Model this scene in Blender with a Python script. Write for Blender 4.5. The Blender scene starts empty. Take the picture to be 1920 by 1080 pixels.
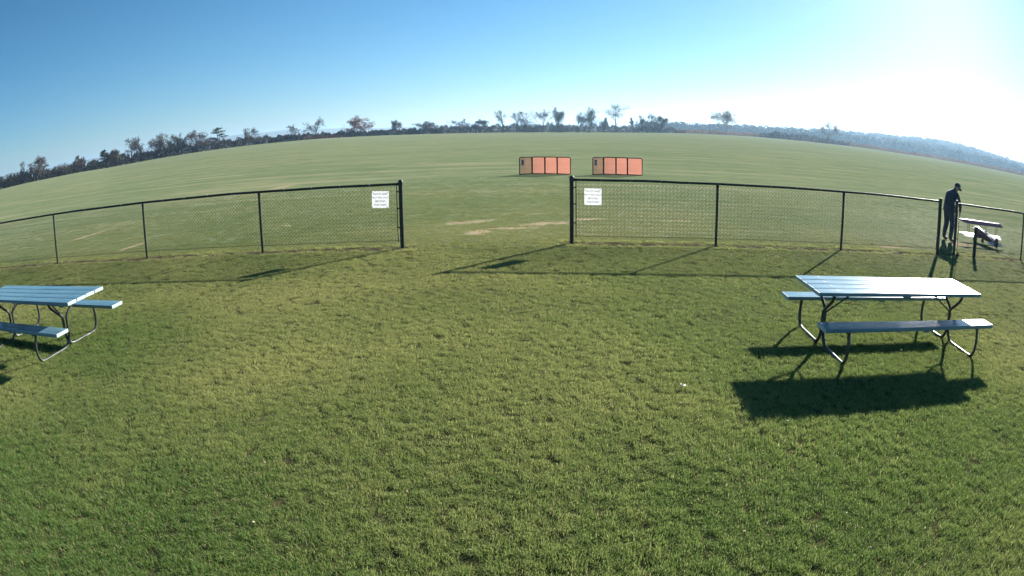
import bpy, bmesh, math, random
import numpy as np
from mathutils import Vector, Matrix, noise as mnoise

sc = bpy.context.scene
R = math.radians
rnd = random.Random(7)

# ------------------------------------------------------------------ camera
CAM_H = 2.306
PITCH, ROLL = 0.24672, -0.01145
cd = bpy.data.cameras.new('camera')
cam = bpy.data.objects.new('camera', cd)
sc.collection.objects.link(cam)
cd.type = 'PANO'
cd.panorama_type = 'FISHEYE_LENS_POLYNOMIAL'      # wide security-camera lens with barrel distortion
cd.fisheye_fov = R(150)
cd.sensor_width = 36.0
cd.sensor_height = 36.0 * 9 / 16
cd.fisheye_polynomial_k0 = 0.0
cd.fisheye_polynomial_k1 = -0.04305576721
cd.fisheye_polynomial_k2 = -0.00027474387
cd.fisheye_polynomial_k3 = 2.128385750e-05
cd.fisheye_polynomial_k4 = -1.225550957e-06
cd.clip_start = 0.05
cd.clip_end = 20000
_cp, _sp, _cr, _sr = math.cos(PITCH), math.sin(PITCH), math.cos(ROLL), math.sin(ROLL)
_f = Vector((0, _cp, -_sp)); _u = Vector((0, _sp, _cp)); _r = Vector((1, 0, 0))
_r2 = _cr * _r + _sr * _u; _u2 = -_sr * _r + _cr * _u
cam.matrix_world = Matrix(((_r2.x, _u2.x, -_f.x, 0), (_r2.y, _u2.y, -_f.y, 0), (_r2.z, _u2.z, -_f.z, CAM_H), (0, 0, 0, 1)))
sc.camera = cam

# ------------------------------------------------------------------ sky, sun, exposure
SUN_AZ, SUN_EL = R(42.3), R(20.3)                 # azimuth clockwise from +Y
w = bpy.data.worlds.new('World'); sc.world = w; w.use_nodes = True
nt = w.node_tree; nt.nodes.clear()
sky = nt.nodes.new('ShaderNodeTexSky'); sky.sky_type = 'NISHITA'; sky.sun_disc = False
sky.sun_elevation = SUN_EL; sky.sun_rotation = SUN_AZ
sky.altitude = 250; sky.air_density = 0.95; sky.dust_density = 0.33; sky.ozone_density = 6.0
bg = nt.nodes.new('ShaderNodeBackground'); bg.inputs['Strength'].default_value = 0.05
wo = nt.nodes.new('ShaderNodeOutputWorld')
hs = nt.nodes.new('ShaderNodeHueSaturation'); hs.inputs['Hue'].default_value = 0.488; hs.inputs['Saturation'].default_value = 1.10; hs.inputs['Value'].default_value = 0.84
nt.links.new(sky.outputs['Color'], hs.inputs['Color']); nt.links.new(hs.outputs['Color'], bg.inputs['Color']); nt.links.new(bg.outputs[0], wo.inputs['Surface'])
sd = bpy.data.lights.new('sun', 'SUN'); sd.energy = 5.0; sd.angle = R(0.55); sd.color = (1.0, 0.96, 0.88)
sun = bpy.data.objects.new('sun', sd); sc.collection.objects.link(sun)
_sd = Vector((math.sin(SUN_AZ) * math.cos(SUN_EL), math.cos(SUN_AZ) * math.cos(SUN_EL), math.sin(SUN_EL)))
sun.rotation_euler = _sd.to_track_quat('Z', 'Y').to_euler(); sun.location = _sd * 60
vs = sc.view_settings
vs.view_transform = 'Standard'; vs.look = 'None'; vs.exposure = 1.66; vs.gamma = 1.0; vs.use_curve_mapping = False
cy = sc.cycles
cy.max_bounces = 6; cy.diffuse_bounces = 2; cy.glossy_bounces = 2; cy.transmission_bounces = 3; cy.volume_bounces = 0
cy.transparent_max_bounces = 6; cy.use_denoising = True; cy.sample_clamp_indirect = 6
cy.caustics_reflective = False; cy.caustics_refractive = False

# ------------------------------------------------------------------ node helpers
class G:
    """tiny wrapper round a material's node tree"""
    def __init__(self, name):
        self.m = bpy.data.materials.new(name); self.m.use_nodes = True
        self.t = self.m.node_tree; self.t.nodes.clear()
        self.out = self.t.nodes.new('ShaderNodeOutputMaterial')
        self.pos = None
    def n(self, kind, **kw):
        nd = self.t.nodes.new(kind)
        for k, v in kw.items(): setattr(nd, k, v)
        return nd
    def put(self, sock, v):
        if v is None: return
        if isinstance(v, bpy.types.NodeSocket): self.t.links.new(v, sock)
        elif isinstance(v, (tuple, list)) and sock.type == 'RGBA' and len(v) == 3: sock.default_value = (*v, 1)
        else: sock.default_value = v
    def co(self):
        if self.pos is None: self.pos = self.n('ShaderNodeTexCoord').outputs['Object']
        return self.pos
    def math(self, op, a, b=None, c=None, clamp=False):
        nd = self.n('ShaderNodeMath', operation=op); nd.use_clamp = clamp
        self.put(nd.inputs[0], a); self.put(nd.inputs[1], b)
        if c is not None: self.put(nd.inputs[2], c)
        return nd.outputs[0]
    def rng(self, v, a, b, c=0.0, d=1.0, smooth=False):
        nd = self.n('ShaderNodeMapRange'); nd.clamp = True
        if smooth: nd.interpolation_type = 'SMOOTHSTEP'
        self.put(nd.inputs[0], v)
        for i, x in enumerate((a, b, c, d)): self.put(nd.inputs[1 + i], x)
        return nd.outputs[0]
    def mapping(self, vec, loc=(0, 0, 0), rot=(0, 0, 0), scale=(1, 1, 1), typ='POINT'):
        nd = self.n('ShaderNodeMapping', vector_type=typ)
        self.put(nd.inputs[0], vec); nd.inputs[1].default_value = loc; nd.inputs[2].default_value = rot; nd.inputs[3].default_value = scale
        return nd.outputs[0]
    def noise(self, scale, detail=3, vec=None, rough=0.55, dist=0.0):
        nd = self.n('ShaderNodeTexNoise'); self.put(nd.inputs['Vector'], vec if vec is not None else self.co())
        nd.inputs['Scale'].default_value = scale; nd.inputs['Detail'].default_value = detail
        nd.inputs['Roughness'].default_value = rough; nd.inputs['Distortion'].default_value = dist
        return nd.outputs['Fac']
    def mix(self, f, a, b, mode='MIX'):
        nd = self.n('ShaderNodeMix', data_type='RGBA', blend_type=mode)
        self.put(nd.inputs[0], f); self.put(nd.inputs[6], a); self.put(nd.inputs[7], b)
        return nd.outputs[2]
    def bsdf(self, col, rough=0.6, metal=0.0, spec=0.5, normal=None, **kw):
        nd = self.n('ShaderNodeBsdfPrincipled')
        self.put(nd.inputs['Base Color'], col); self.put(nd.inputs['Roughness'], rough); self.put(nd.inputs['Metallic'], metal)
        self.put(nd.inputs['Specular IOR Level'], spec)
        if normal is not None: self.put(nd.inputs['Normal'], normal)
        for k, v in kw.items(): self.put(nd.inputs[k], v)
        return nd.outputs[0]
    def bump(self, h, strength=0.3, dist=0.01):
        nd = self.n('ShaderNodeBump'); nd.inputs['Strength'].default_value = strength; nd.inputs['Distance'].default_value = dist
        self.put(nd.inputs['Height'], h); return nd.outputs[0]
    def done(self, sh):
        self.t.links.new(sh, self.out.inputs['Surface']); return self.m

def pmat(name, a, b=None, rough=0.6, metal=0.0, spec=0.5, scale=6.0, rvar=0.12, bump=0.0, stretch=(1, 1, 1), lo=0.35, hi=0.65):
    g = G(name)
    b = b or tuple(x * 0.75 for x in a)
    v = g.mapping(g.co(), scale=stretch)
    n1 = g.noise(scale, 5, v, 0.6)
    col = g.mix(g.rng(n1, lo, hi), a, b)
    r = g.rng(g.noise(scale * 2.3, 3, v), 0.3, 0.7, max(rough - rvar, 0.05), min(rough + rvar, 1.0))
    nm = g.bump(g.noise(scale * 6, 4, v), bump, 0.004) if bump else None
    return g.done(g.bsdf(col, r, metal, spec, nm))

def leafmat(name, a, b, trans=0.35, scale=0.6):
    g = G(name)
    at = g.n('ShaderNodeAttribute', attribute_name='tint').outputs['Fac']
    col = g.mix(at, a, b)
    col = g.mix(g.rng(g.noise(scale, 2), 0.3, 0.7, 0.0, 0.45), col, tuple(x * 0.6 for x in a))
    d = g.bsdf(col, 0.75, 0, 0.2)
    t = g.n('ShaderNodeBsdfTranslucent'); g.put(t.inputs[0], col)
    mx = g.n('ShaderNodeMixShader'); mx.inputs[0].default_value = trans
    g.t.links.new(d, mx.inputs[1]); g.t.links.new(t.outputs[0], mx.inputs[2])
    return g.done(mx.outputs[0])

# ------------------------------------------------------------------ mesh helpers
class MB:
    """collects shapes, builds ONE mesh"""
    def __init__(self): self.v = []; self.f = []; self.mi = []; self.cur = 0
    def add(self, vs, fs):
        o = len(self.v); self.v.extend(tuple(x) for x in vs)
        for f in fs: self.f.append(tuple(i + o for i in f)); self.mi.append(self.cur)
        return self
    def box(self, c, s, m=None):
        x, y, z = s[0] / 2, s[1] / 2, s[2] / 2
        vs = [Vector((c[0] + a * x, c[1] + b * y, c[2] + d * z)) for a in (-1, 1) for b in (-1, 1) for d in (-1, 1)]
        if m is not None: vs = [m @ q for q in vs]
        return self.add(vs, [(0, 1, 3, 2), (4, 6, 7, 5), (0, 4, 5, 1), (2, 3, 7, 6), (0, 2, 6, 4), (1, 5, 7, 3)])
    def bbox(self, c, s, b=0.006):
        """box with bevelled edges"""
        bm = bmesh.new(); bmesh.ops.create_cube(bm, size=1)
        for q in bm.verts: q.co = Vector((q.co.x * s[0] + c[0], q.co.y * s[1] + c[1], q.co.z * s[2] + c[2]))
        bmesh.ops.bevel(bm, geom=bm.edges[:], offset=b, segments=2, affect='EDGES', profile=0.6)
        bm.verts.index_update(); self.add([q.co for q in bm.verts], [[q.index for q in f.verts] for f in bm.faces]); bm.free(); return self
    def tube(self, pts, rad, n=8, cap=True, up=None):
        pts = [Vector(p) for p in pts]; k = len(pts)
        if not hasattr(rad, '__len__'): rad = [rad] * k
        prev = None; rings = []
        for i, p in enumerate(pts):
            t = (pts[min(i + 1, k - 1)] - pts[max(i - 1, 0)])
            t = t.normalized() if t.length > 1e-9 else Vector((0, 0, 1))
            if prev is None:
                a = Vector((0, 0, 1)) if abs(t.z) < 0.9 else Vector((1, 0, 0))
                prev = t.cross(a).normalized()
            prev = (prev - t * prev.dot(t))
            prev = prev.normalized() if prev.length > 1e-6 else t.orthogonal().normalized()
            b = t.cross(prev)
            rings.append([p + (prev * math.cos(2 * math.pi * j / n) + b * math.sin(2 * math.pi * j / n)) * rad[i] for j in range(n)])
        vs = [q for r_ in rings for q in r_]
        fs = [(i * n + j, i * n + (j + 1) % n, (i + 1) * n + (j + 1) % n, (i + 1) * n + j) for i in range(k - 1) for j in range(n)]
        if cap: fs += [tuple(range(n - 1, -1, -1)), tuple((k - 1) * n + j for j in range(n))]
        return self.add(vs, fs)
    def lathe(self, prof, c=(0, 0, 0), n=16):
        vs = []; k = len(prof)
        for r_, z in prof: vs += [(c[0] + r_ * math.cos(2 * math.pi * j / n), c[1] + r_ * math.sin(2 * math.pi * j / n), c[2] + z) for j in range(n)]
        fs = [(i * n + j, i * n + (j + 1) % n, (i + 1) * n + (j + 1) % n, (i + 1) * n + j) for i in range(k - 1) for j in range(n)]
        fs += [tuple(range(n - 1, -1, -1)), tuple((k - 1) * n + j for j in range(n))]
        return self.add(vs, fs)
    def mesh(self, name, mats, smooth=False):
        me = bpy.data.meshes.new(name); me.from_pydata(self.v, [], self.f)
        for m in (mats if isinstance(mats, (list, tuple)) else [mats]): me.materials.append(m)
        if any(self.mi): me.polygons.foreach_set('material_index', self.mi)
        if smooth:
            me.polygons.foreach_set('use_smooth', [True] * len(me.polygons))
            try: me.set_sharp_from_angle(angle=R(38))
            except Exception: pass
        me.update(); return me
    def build(self, name, mats, parent=None, smooth=False):
        return link(name, self.mesh(name, mats, smooth), parent)

def link(name, data, parent=None, loc=None, rz=None):
    o = bpy.data.objects.new(name, data); sc.collection.objects.link(o)
    if parent is not None: o.parent = parent
    if loc is not None: o.location = loc
    if rz is not None: o.rotation_euler = (0, 0, rz)
    return o
def tag(o, label=None, cat=None, group=None, kind=None):
    for k, v in (('label', label), ('category', cat), ('group', group), ('kind', kind)):
        if v: o[k] = v
    return o
def thing(name, label, cat, loc=(0, 0, 0), rz=0.0, group=None):
    return tag(link(name, None, None, loc, rz), label, cat, group)
def npmesh(name, v, f, mat, tint=None):
    """fast mesh from numpy: v (n,3); f (m,k)"""
    me = bpy.data.meshes.new(name); v = np.asarray(v, np.float32); f = np.asarray(f, np.int32); m, k = f.shape
    me.vertices.add(len(v)); me.vertices.foreach_set('co', v.ravel())
    me.loops.add(m * k); me.loops.foreach_set('vertex_index', f.ravel())
    me.polygons.add(m); me.polygons.foreach_set('loop_start', np.arange(0, m * k, k, dtype=np.int32))
    me.update(calc_edges=True)
    if tint is not None:
        a = me.attributes.new('tint', 'FLOAT', 'POINT'); a.data.foreach_set('value', np.asarray(tint, np.float32))
    me.materials.append(mat); me.validate(); return me

# ------------------------------------------------------------------ terrain
SC = 1.6                                            # far field edge distances
EDGE = np.array([(-49.48, 150, 1.82), (-46.31, 152, 1.76), (-43.27, 154, 1.59), (-40.35, 157, 1.54), (-37.51, 160, 1.3), (-34.76, 163, 1.38), (-32.07, 167, 1.52), (-26.85, 172, 1.83), (-21.82, 180, 1.94), (-16.92, 188, 2.0), (-12.11, 196, 1.68), (-7.36, 204, 1.4), (-2.66, 212, 1.17), (2.03, 220, 1.08), (6.73, 226, 1.15), (11.47, 232, 1.49), (16.26, 240, 2.04), (21.14, 248, 2.31), (26.15, 254, 2.22), (31.31, 258, 2.2), (36.7, 262, 1.9), (42.38, 262, 2.06), (47.23, 262, 2.31), (49.71, 262, 2.51)])
E_AZ = EDGE[:, 0]; E_D = EDGE[:, 1] * SC; E_Z = CAM_H + (EDGE[:, 2] - CAM_H) * SC
def edge_d(az): return np.interp(az, E_AZ, E_D)
def gz(x, y):
    r = np.hypot(x, y); az = np.degrees(np.arctan2(x, y))
    D = edge_d(az); z = np.interp(az, E_AZ, E_Z) * np.clip((110 - np.abs(az)) / 50, 0, 1)
    return z * np.clip((r - 40) / (D - 40), 0, 1)
def pol(az, d):
    x, y = d * math.sin(R(az)), d * math.cos(R(az)); return x, y, float(gz(x, y))

# fence lines: (x0, y0, angle)
FL = (-2.1475, 12.4432, 0.0231)
FR = (1.1996, 12.7321, -0.0908)

# bare / worn patches in the turf: cx, cy, half length, half width, angle
PATCH = [(-14.17, 17.1, 1.25, .20, 1.33), (-10.0, 14.1, .62, .17, 1.36), (-11.25, 29.9, 1.0, .30, 1.27), (-1.05, 15.8, .75, .22, .39), (-0.72, 14.25, .36, .30, .95), (0.05, 14.76, .55, .14, .16), (0.9, 15.46, .75, .26, .34), (-6.1, 45.3, .9, .25, .43), (-4.1, 34.9, .26, .14, .4), (-15.6, 38.4, 1.1, .2, .07), (-6.1, 16.28, .24, .10, 0), (-7.5, 38.1, .7, .16, .8), (1.95, 16.2, .5, .18, .22), (4.2, 16.0, .6, .12, .1), (9.2, 12.75, .7, .16, -.1), (-21.0, 26.0, .9, .2, .7), (12.6, 13.6, .55, .4, .2)]
def patch_mask(x, y):
    m = np.zeros_like(x)
    for cx, cy_, a, b, t in PATCH:
        u = (x - cx) * math.cos(t) + (y - cy_) * math.sin(t); v = -(x - cx) * math.sin(t) + (y - cy_) * math.cos(t)
        m = np.maximum(m, np.clip(1.35 - np.hypot(u / a, v / b), 0, 1))
    return m
def fence_dist(x, y):
    def d(l, sgn):
        u = (x - l[0]) * math.cos(l[2]) + (y - l[1]) * math.sin(l[2]); v = -(x - l[0]) * math.sin(l[2]) + (y - l[1]) * math.cos(l[2])
        return np.where(sgn * u > -0.3, np.abs(v), 9.0)
    return np.minimum(d(FL, -1), d(FR, 1))

def ground_material():
    g = G('turf'); P = g.co()
    sep = g.n('ShaderNodeSeparateXYZ'); g.put(sep.inputs[0], P); X, Y = sep.outputs[0], sep.outputs[1]
    nL = g.noise(0.11, 3); nM = g.noise(0.8, 4); nF = g.noise(9, 4); nX = g.noise(55, 3)
    lawn = g.mix(g.rng(nM, .35, .65), (0.040, 0.046, 0.018), (0.085, 0.082, 0.036))
    lawn = g.mix(g.rng(nF, .45, .7, 0, .6), lawn, (0.028, 0.026, 0.015))
    # mown field: long faint passes parallel to the fence
    st = g.mapping(P, rot=(0, 0, R(2)), scale=(0.016, 0.85, 1)); sA = g.noise(1.0, 4, st, .62)
    st2 = g.mapping(P, rot=(0, 0, R(1)), scale=(0.07, 3.6, 1)); sB = g.noise(1.0, 3, st2, .6)
    field = g.mix(g.rng(sA, .38, .62), (0.140, 0.182, 0.092), (0.208, 0.230, 0.132))
    field = g.mix(g.rng(sB, .4, .7, 0, .55), field, (0.125, 0.166, 0.086))
    field = g.mix(g.rng(nL, .45, .7, 0, .5), field, (0.235, 0.24, 0.125))
    field = g.mix(g.rng(nF, .5, .75, 0, .35), field, (0.095, 0.11, 0.055))
    fm = g.noise(1.5, 5, g.mapping(P, scale=(.35, 1, 1)), .7)
    field = g.mix(g.rng(fm, .42, .60, 0, .55), field, (0.100, 0.135, 0.062))
    field = g.mix(g.rng(g.noise(.5, 5, g.mapping(P, loc=(31, 7, 0), scale=(.15, 1, 1)), .7), .50, .66, 0, .6), field, (0.29, 0.265, 0.155))
    # paler towards the far headland
    far = g.rng(Y, 60, 260, 0, .4)
    field = g.mix(g.math('MULTIPLY', far, g.rng(sA, .3, .7)), field, (0.228, 0.242, 0.150))
    col = g.mix(g.rng(g.math('ADD', Y, g.math('MULTIPLY', nM, 1.0)), 12.6, 14.5), lawn, field)
    # worn patches
    mask = None; wob = g.math('MULTIPLY', g.math('SUBTRACT', g.noise(4.5, 6, None, .7), .5), 2.3)
    for cx, cy_, a, b, t in PATCH:
        v = g.mapping(P, (cx, cy_, 0), (0, 0, t), (a, b, 1e6), 'TEXTURE')
        ln = g.n('ShaderNodeVectorMath', operation='LENGTH'); g.put(ln.inputs[0], v)
        mk = g.rng(g.math('ADD', ln.outputs['Value'], wob), 1.3, .5)
        mask = mk if mask is None else g.math('MAXIMUM', mask, mk)
    soil = g.mix(g.rng(nF, .35, .65), (0.44, 0.32, 0.22), (0.33, 0.25, 0.16))
    col = g.mix(g.math('MULTIPLY', mask, .8), col, soil)
    # strip of bare dirt trimmed under the fences
    for (x0, y0, a), sgn in ((FL, -1), (FR, 1)):
        v = g.mapping(P, (x0, y0, 0), (0, 0, a), (1, 1, 1), 'TEXTURE')
        s2 = g.n('ShaderNodeSeparateXYZ'); g.put(s2.inputs[0], v)
        d = g.math('ABSOLUTE', g.math('ADD', s2.outputs[1], g.math('MULTIPLY', g.math('SUBTRACT', g.noise(1.3, 4), .5), .45)))
        on = g.math('GREATER_THAN', g.math('MULTIPLY', s2.outputs[0], sgn), -.25)
        wd = g.rng(g.noise(.9, 3), .35, .65, .05, .24)
        mk = g.math('MULTIPLY', g.rng(g.math('SUBTRACT', d, wd), .05, -.02), on)
        lt = g.math('MULTIPLY', g.rng(g.math('SUBTRACT', d, wd), .22, .05, 0, .55), on)
        col = g.mix(lt, col, (0.20, 0.175, 0.10))
        col = g.mix(mk, col, g.mix(nX, (0.030, 0.024, 0.019), (0.085, 0.066, 0.048)))
    hb = g.math('ADD', nF, g.math('MULTIPLY', nX, .6))
    return g.done(g.bsdf(col, 1.0, 0, 0.0, g.bump(hb, .5, .03)))

def build_ground():
    radii = [0.0] + list(np.geomspace(0.6, 60, 70)) + list(np.geomspace(66, 520, 46)) + [600, 750, 1000, 1500, 2500, 4500, 7000]
    n = 288; v = [(0, 0, 0)]; az = np.linspace(-math.pi, math.pi, n, endpoint=False)
    for r_ in radii[1:]:
        x = r_ * np.sin(az); y = r_ * np.cos(az); z = gz(x, y)
        if r_ > 700: z = z * max(0, 1 - (r_ - 700) / 2000)
        v += list(zip(x.tolist(), y.tolist(), z.tolist()))
    fs = [(0, 1 + (j + 1) % n, 1 + j) for j in range(n)]
    for i in range(len(radii) - 2):
        a = 1 + i * n; b = a + n
        fs += [(a + j, a + (j + 1) % n, b + (j + 1) % n, b + j) for j in range(n)]
    me = bpy.data.meshes.new('ground'); me.from_pydata(v, [], fs); me.materials.append(ground_material())
    me.polygons.foreach_set('use_smooth', [True] * len(me.polygons)); me.update()
    o = link('ground', me); tag(o, kind='structure')
    # make sure faces look up
    if me.polygons[0].normal.z < 0: me.flip_normals()
build_ground()

# ------------------------------------------------------------------ lawn: blades on real tufts
def grass_material():
    g = G('grass_blade')
    at = g.n('ShaderNodeAttribute', attribute_name='tint').outputs['Fac']
    hue = g.n('ShaderNodeAttribute', attribute_name='patch', attribute_type='INSTANCER').outputs['Fac']
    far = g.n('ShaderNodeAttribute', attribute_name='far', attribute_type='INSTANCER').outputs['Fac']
    green = g.mix(hue, (0.066, 0.172, 0.036), (0.455, 0.420, 0.170))
    green = g.mix(g.rng(at, 0, .8), green, g.mix(.5, green, (0.27, 0.33, 0.11)))
    col = g.mix(g.rng(at, .84, .88), green, (0.52, 0.46, 0.26))
    col = g.mix(g.math('MULTIPLY', far, .8), col, (0.27, 0.32, 0.145))  # distant blades paler: field match and painted backlit brightness
    d = g.bsdf(col, .7, 0, 0.03)
    t = g.n('ShaderNodeBsdfTranslucent'); g.put(t.inputs[0], g.mix(.25, col, (0.32, 0.40, 0.06)))
    mx = g.n('ShaderNodeMixShader'); mx.inputs[0].default_value = .45
    g.t.links.new(d, mx.inputs[1]); g.t.links.new(t.outputs[0], mx.inputs[2])
    return g.done(mx.outputs[0])
GRASS = grass_material()

def tuft_mesh(name, seed, blades, rad, hmin, hmax, wid):
    rs = np.random.RandomState(seed); v = []; f = []; tint = []
    for b in range(blades):
        a = rs.uniform(0, 6.283); rr = rad * math.sqrt(rs.uniform()); bx, by = rr * math.cos(a), rr * math.sin(a)
        h = rs.uniform(hmin, hmax); lean = rs.uniform(.3, 1.5) * h; la = rs.uniform(0, 6.283); wa = la + 1.57 + rs.uniform(-.6, .6)
        wx, wy = wid * rs.uniform(.7, 1.3) * math.cos(wa) / 2, wid * math.sin(wa) / 2
        o = len(v); lx, ly = math.cos(la) * lean, math.sin(la) * lean
        v += [(bx - wx, by - wy, -.004), (bx + wx, by + wy, -.004), (bx + lx * .35 + wx * .8, by + ly * .35 + wy * .8, h * .6), (bx + lx * .35 - wx * .8, by + ly * .35 - wy * .8, h * .6), (bx + lx, by + ly, h * rs.uniform(.75, 1.0))]
        f += [(o, o + 1, o + 2), (o, o + 2, o + 3), (o + 3, o + 2, o + 4)]
        tint += [rs.uniform()] * 5
    return npmesh(name, v, f, GRASS, tint)

def build_lawn():
    coll = bpy.data.collections.new('tufts')           # not linked to the scene: sources of the instances only
    for i in range(7):
        o = bpy.data.objects.new('grass_tuft', tuft_mesh('grass_tuft', 40 + i, 38, .060, .012, .034 if i < 5 else .05, .0037))
        coll.objects.link(o)
    rs = np.random.RandomState(3)
    rr = np.geomspace(1.7, 33, 180); pts = []
    for a, b in zip(rr[:-1], rr[1:]):
        m = (a + b) / 2; rho = 680 if m < 6 else 680 * (6 / m) ** 1.5
        k = int(rho * (b * b - a * a) / 2 * 2.35)
        az = rs.uniform(-1.175, 1.175, k); d = np.sqrt(rs.uniform(a * a, b * b, k))
        s = .76 if m < 6 else .76 * (m / 6) ** .76
        pts.append(np.stack([d * np.sin(az), d * np.cos(az), np.full(k, s)], -1))
    P = np.concatenate(pts); x, y, s = P.T
    nz = np.array([mnoise.noise(Vector((a * .55, b * .55, 0))) + .6 * mnoise.noise(Vector((a * 2.1, b * 2.1, 7))) for a, b in zip(x.tolist(), y.tolist())])
    big = np.array([mnoise.noise(Vector((a * .16 + 3, b * .16, 2))) for a, b in zip(x.tolist(), y.tolist())])
    keep = rs.uniform(size=len(x)) > np.clip(patch_mask(x, y) * 1.3, 0, .8)
    fd = fence_dist(x, y) + .12 * nz
    keep &= ~((fd < .20) & (rs.uniform(size=len(x)) < .8))
    keep &= rs.uniform(size=len(x)) > np.clip(nz - .62, 0, .5)      # thin spots
    lawn = y < 13.0
    dist = np.hypot(x, y); farf = np.clip((dist - 11) / 16, 0, 1); yellowed = np.clip((dist - 4.5) / 6, 0, 1)  # both tint by camera distance: field match plus painted backlit brightness of grazing blades
    keep &= rs.uniform(size=len(x)) > np.clip((dist - 15) / 17, 0, 1)
    mid = np.array([mnoise.noise(Vector((a * .38 + 9, b * .38, 5))) for a, b in zip(x.tolist(), y.tolist())])
    hue = np.clip(.42 + .30 * nz + .75 * big + .40 * mid + .13 * rs.normal(size=len(x)), 0, 1)
    # greener, longer turf by the shelter and to the left, yellower in the middle; yellowing with distance paints backlit glow
    hue = np.clip(hue + .01 + .28 * yellowed - .48 * np.clip((5.4 - y) / 2.8, 0, 1) - .40 * np.clip((-x - 1.5) / 4, 0, 1) * np.clip((9.5 - y) / 3, .15, 1) - .15 * np.clip((x - 3) / 3, 0, 1) + .18 * np.exp(-((x) / 3.0) ** 2) * np.clip((y - 3.5) / 3, 0, 1), 0, 1)
    hz = np.where(lawn, .86, .62) * (1 + .28 * nz + .38 * rs.uniform(-1, 1, len(x))) * (1 + .25 * np.clip((3.5 - y) / 2, 0, 1)) * np.clip(1.15 - dist / 30, .55, 1)
    hz = np.where((fd > .12) & (fd < .34) & (rs.uniform(size=len(x)) < .5), hz * 2.0, hz)
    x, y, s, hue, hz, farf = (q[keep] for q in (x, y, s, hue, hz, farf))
    n = len(x); me = bpy.data.meshes.new('lawn_grass'); me.vertices.add(n)
    me.vertices.foreach_set('co', np.stack([x, y, gz(x, y)], -1).astype(np.float32).ravel())
    def attr(nm, typ, dat, key):
        a = me.attributes.new(nm, typ, 'POINT'); a.data.foreach_set(key, np.asarray(dat, np.float32).ravel())
    attr('rot', 'FLOAT_VECTOR', np.stack([np.zeros(n), np.zeros(n), rs.uniform(0, 6.283, n)], -1), 'vector')
    attr('scl', 'FLOAT_VECTOR', np.stack([s, s, np.clip(hz, .3, 2)], -1), 'vector')
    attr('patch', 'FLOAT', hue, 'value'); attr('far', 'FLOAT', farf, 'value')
    o = link('lawn_grass', me); tag(o, 'short mown green and straw coloured turf covering the ground', 'grass', kind='stuff')
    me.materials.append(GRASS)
    ng = bpy.data.node_groups.new('scatter', 'GeometryNodeTree')
    ng.interface.new_socket('Geometry', in_out='INPUT', socket_type='NodeSocketGeometry'); ng.interface.new_socket('Geometry', in_out='OUTPUT', socket_type='NodeSocketGeometry')
    gi = ng.nodes.new('NodeGroupInput'); go = ng.nodes.new('NodeGroupOutput')
    m2p = ng.nodes.new('GeometryNodeMeshToPoints'); ci = ng.nodes.new('GeometryNodeCollectionInfo'); ci.inputs[0].default_value = coll
    ci.inputs['Separate Children'].default_value = True; ci.inputs['Reset Children'].default_value = True
    ip = ng.nodes.new('GeometryNodeInstanceOnPoints'); ip.inputs['Pick Instance'].default_value = True
    def na(nm, t):
        q = ng.nodes.new('GeometryNodeInputNamedAttribute'); q.data_type = t; q.inputs[0].default_value = nm; return q.outputs[0]
    rv = ng.nodes.new('FunctionNodeRandomValue'); rv.data_type = 'INT'
    for so in rv.inputs:
        if so.name == 'Max' and so.type == 'INT': so.default_value = 6
        if so.name == 'Min' and so.type == 'INT': so.default_value = 0
    L = ng.links.new
    L(gi.outputs[0], m2p.inputs[0]); L(m2p.outputs[0], ip.inputs['Points']); L(ci.outputs[0], ip.inputs['Instance'])
    L([q for q in rv.outputs if q.type == 'INT'][0], ip.inputs['Instance Index'])
    L(na('rot', 'FLOAT_VECTOR'), ip.inputs['Rotation']); L(na('scl', 'FLOAT_VECTOR'), ip.inputs['Scale']); L(ip.outputs[0], go.inputs[0])
    md = o.modifiers.new('scatter', 'NODES'); md.node_group = ng
build_lawn()

# ------------------------------------------------------------------ chain-link fences
FENCE_M = pmat('fence_vinyl', (0.012, 0.020, 0.017), (0.022, 0.030, 0.026), rough=.5, scale=9, spec=.3)
WIRE_M = pmat('fence_wire', (0.014, 0.022, 0.019), (0.022, 0.030, 0.026), rough=.65, scale=20, spec=.25)
STEEL = pmat('galvanised_steel', (0.42, 0.43, 0.44), (0.30, 0.31, 0.32), rough=.4, metal=.9, scale=15)
RAIL = 1.285; MB0 = 0.14; MTOP = 1.275

_panel_cache = {}
def link_panel(length):
    key = round(length, 2)
    if key in _panel_cache: return _panel_cache[key]
    m = MB(); pitch = 0.0762; half = pitch / 2; k = int(length / pitch); rows = int((MTOP - MB0) / half)
    for i in range(k):
        x0 = i * pitch + half / 2 + (length - k * pitch) / 2
        pts = []
        for j in range(rows + 1):
            s = 1 if (j + i * 0) % 2 else -1
            pts.append((x0 + s * (half / 2 + .001), (.0022 if j % 2 else -.0022), MB0 + j * half))
            # neighbours interlock: this wire's right bend hooks the next wire's left bend
        a = [(p[0], p[1], p[2]) for p in pts]
        m.tube(a, .0030, 3, cap=False)
        b = [(x0 + half + (1 if (j % 2) else -1) * -(half / 2 + .001), (-.0022 if j % 2 else .0022), MB0 + j * half) for j in range(rows + 1)]
        m.tube(b, .0030, 3, cap=False)
    _panel_cache[key] = m.mesh('mesh_panel', WIRE_M); return _panel_cache[key]

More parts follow.
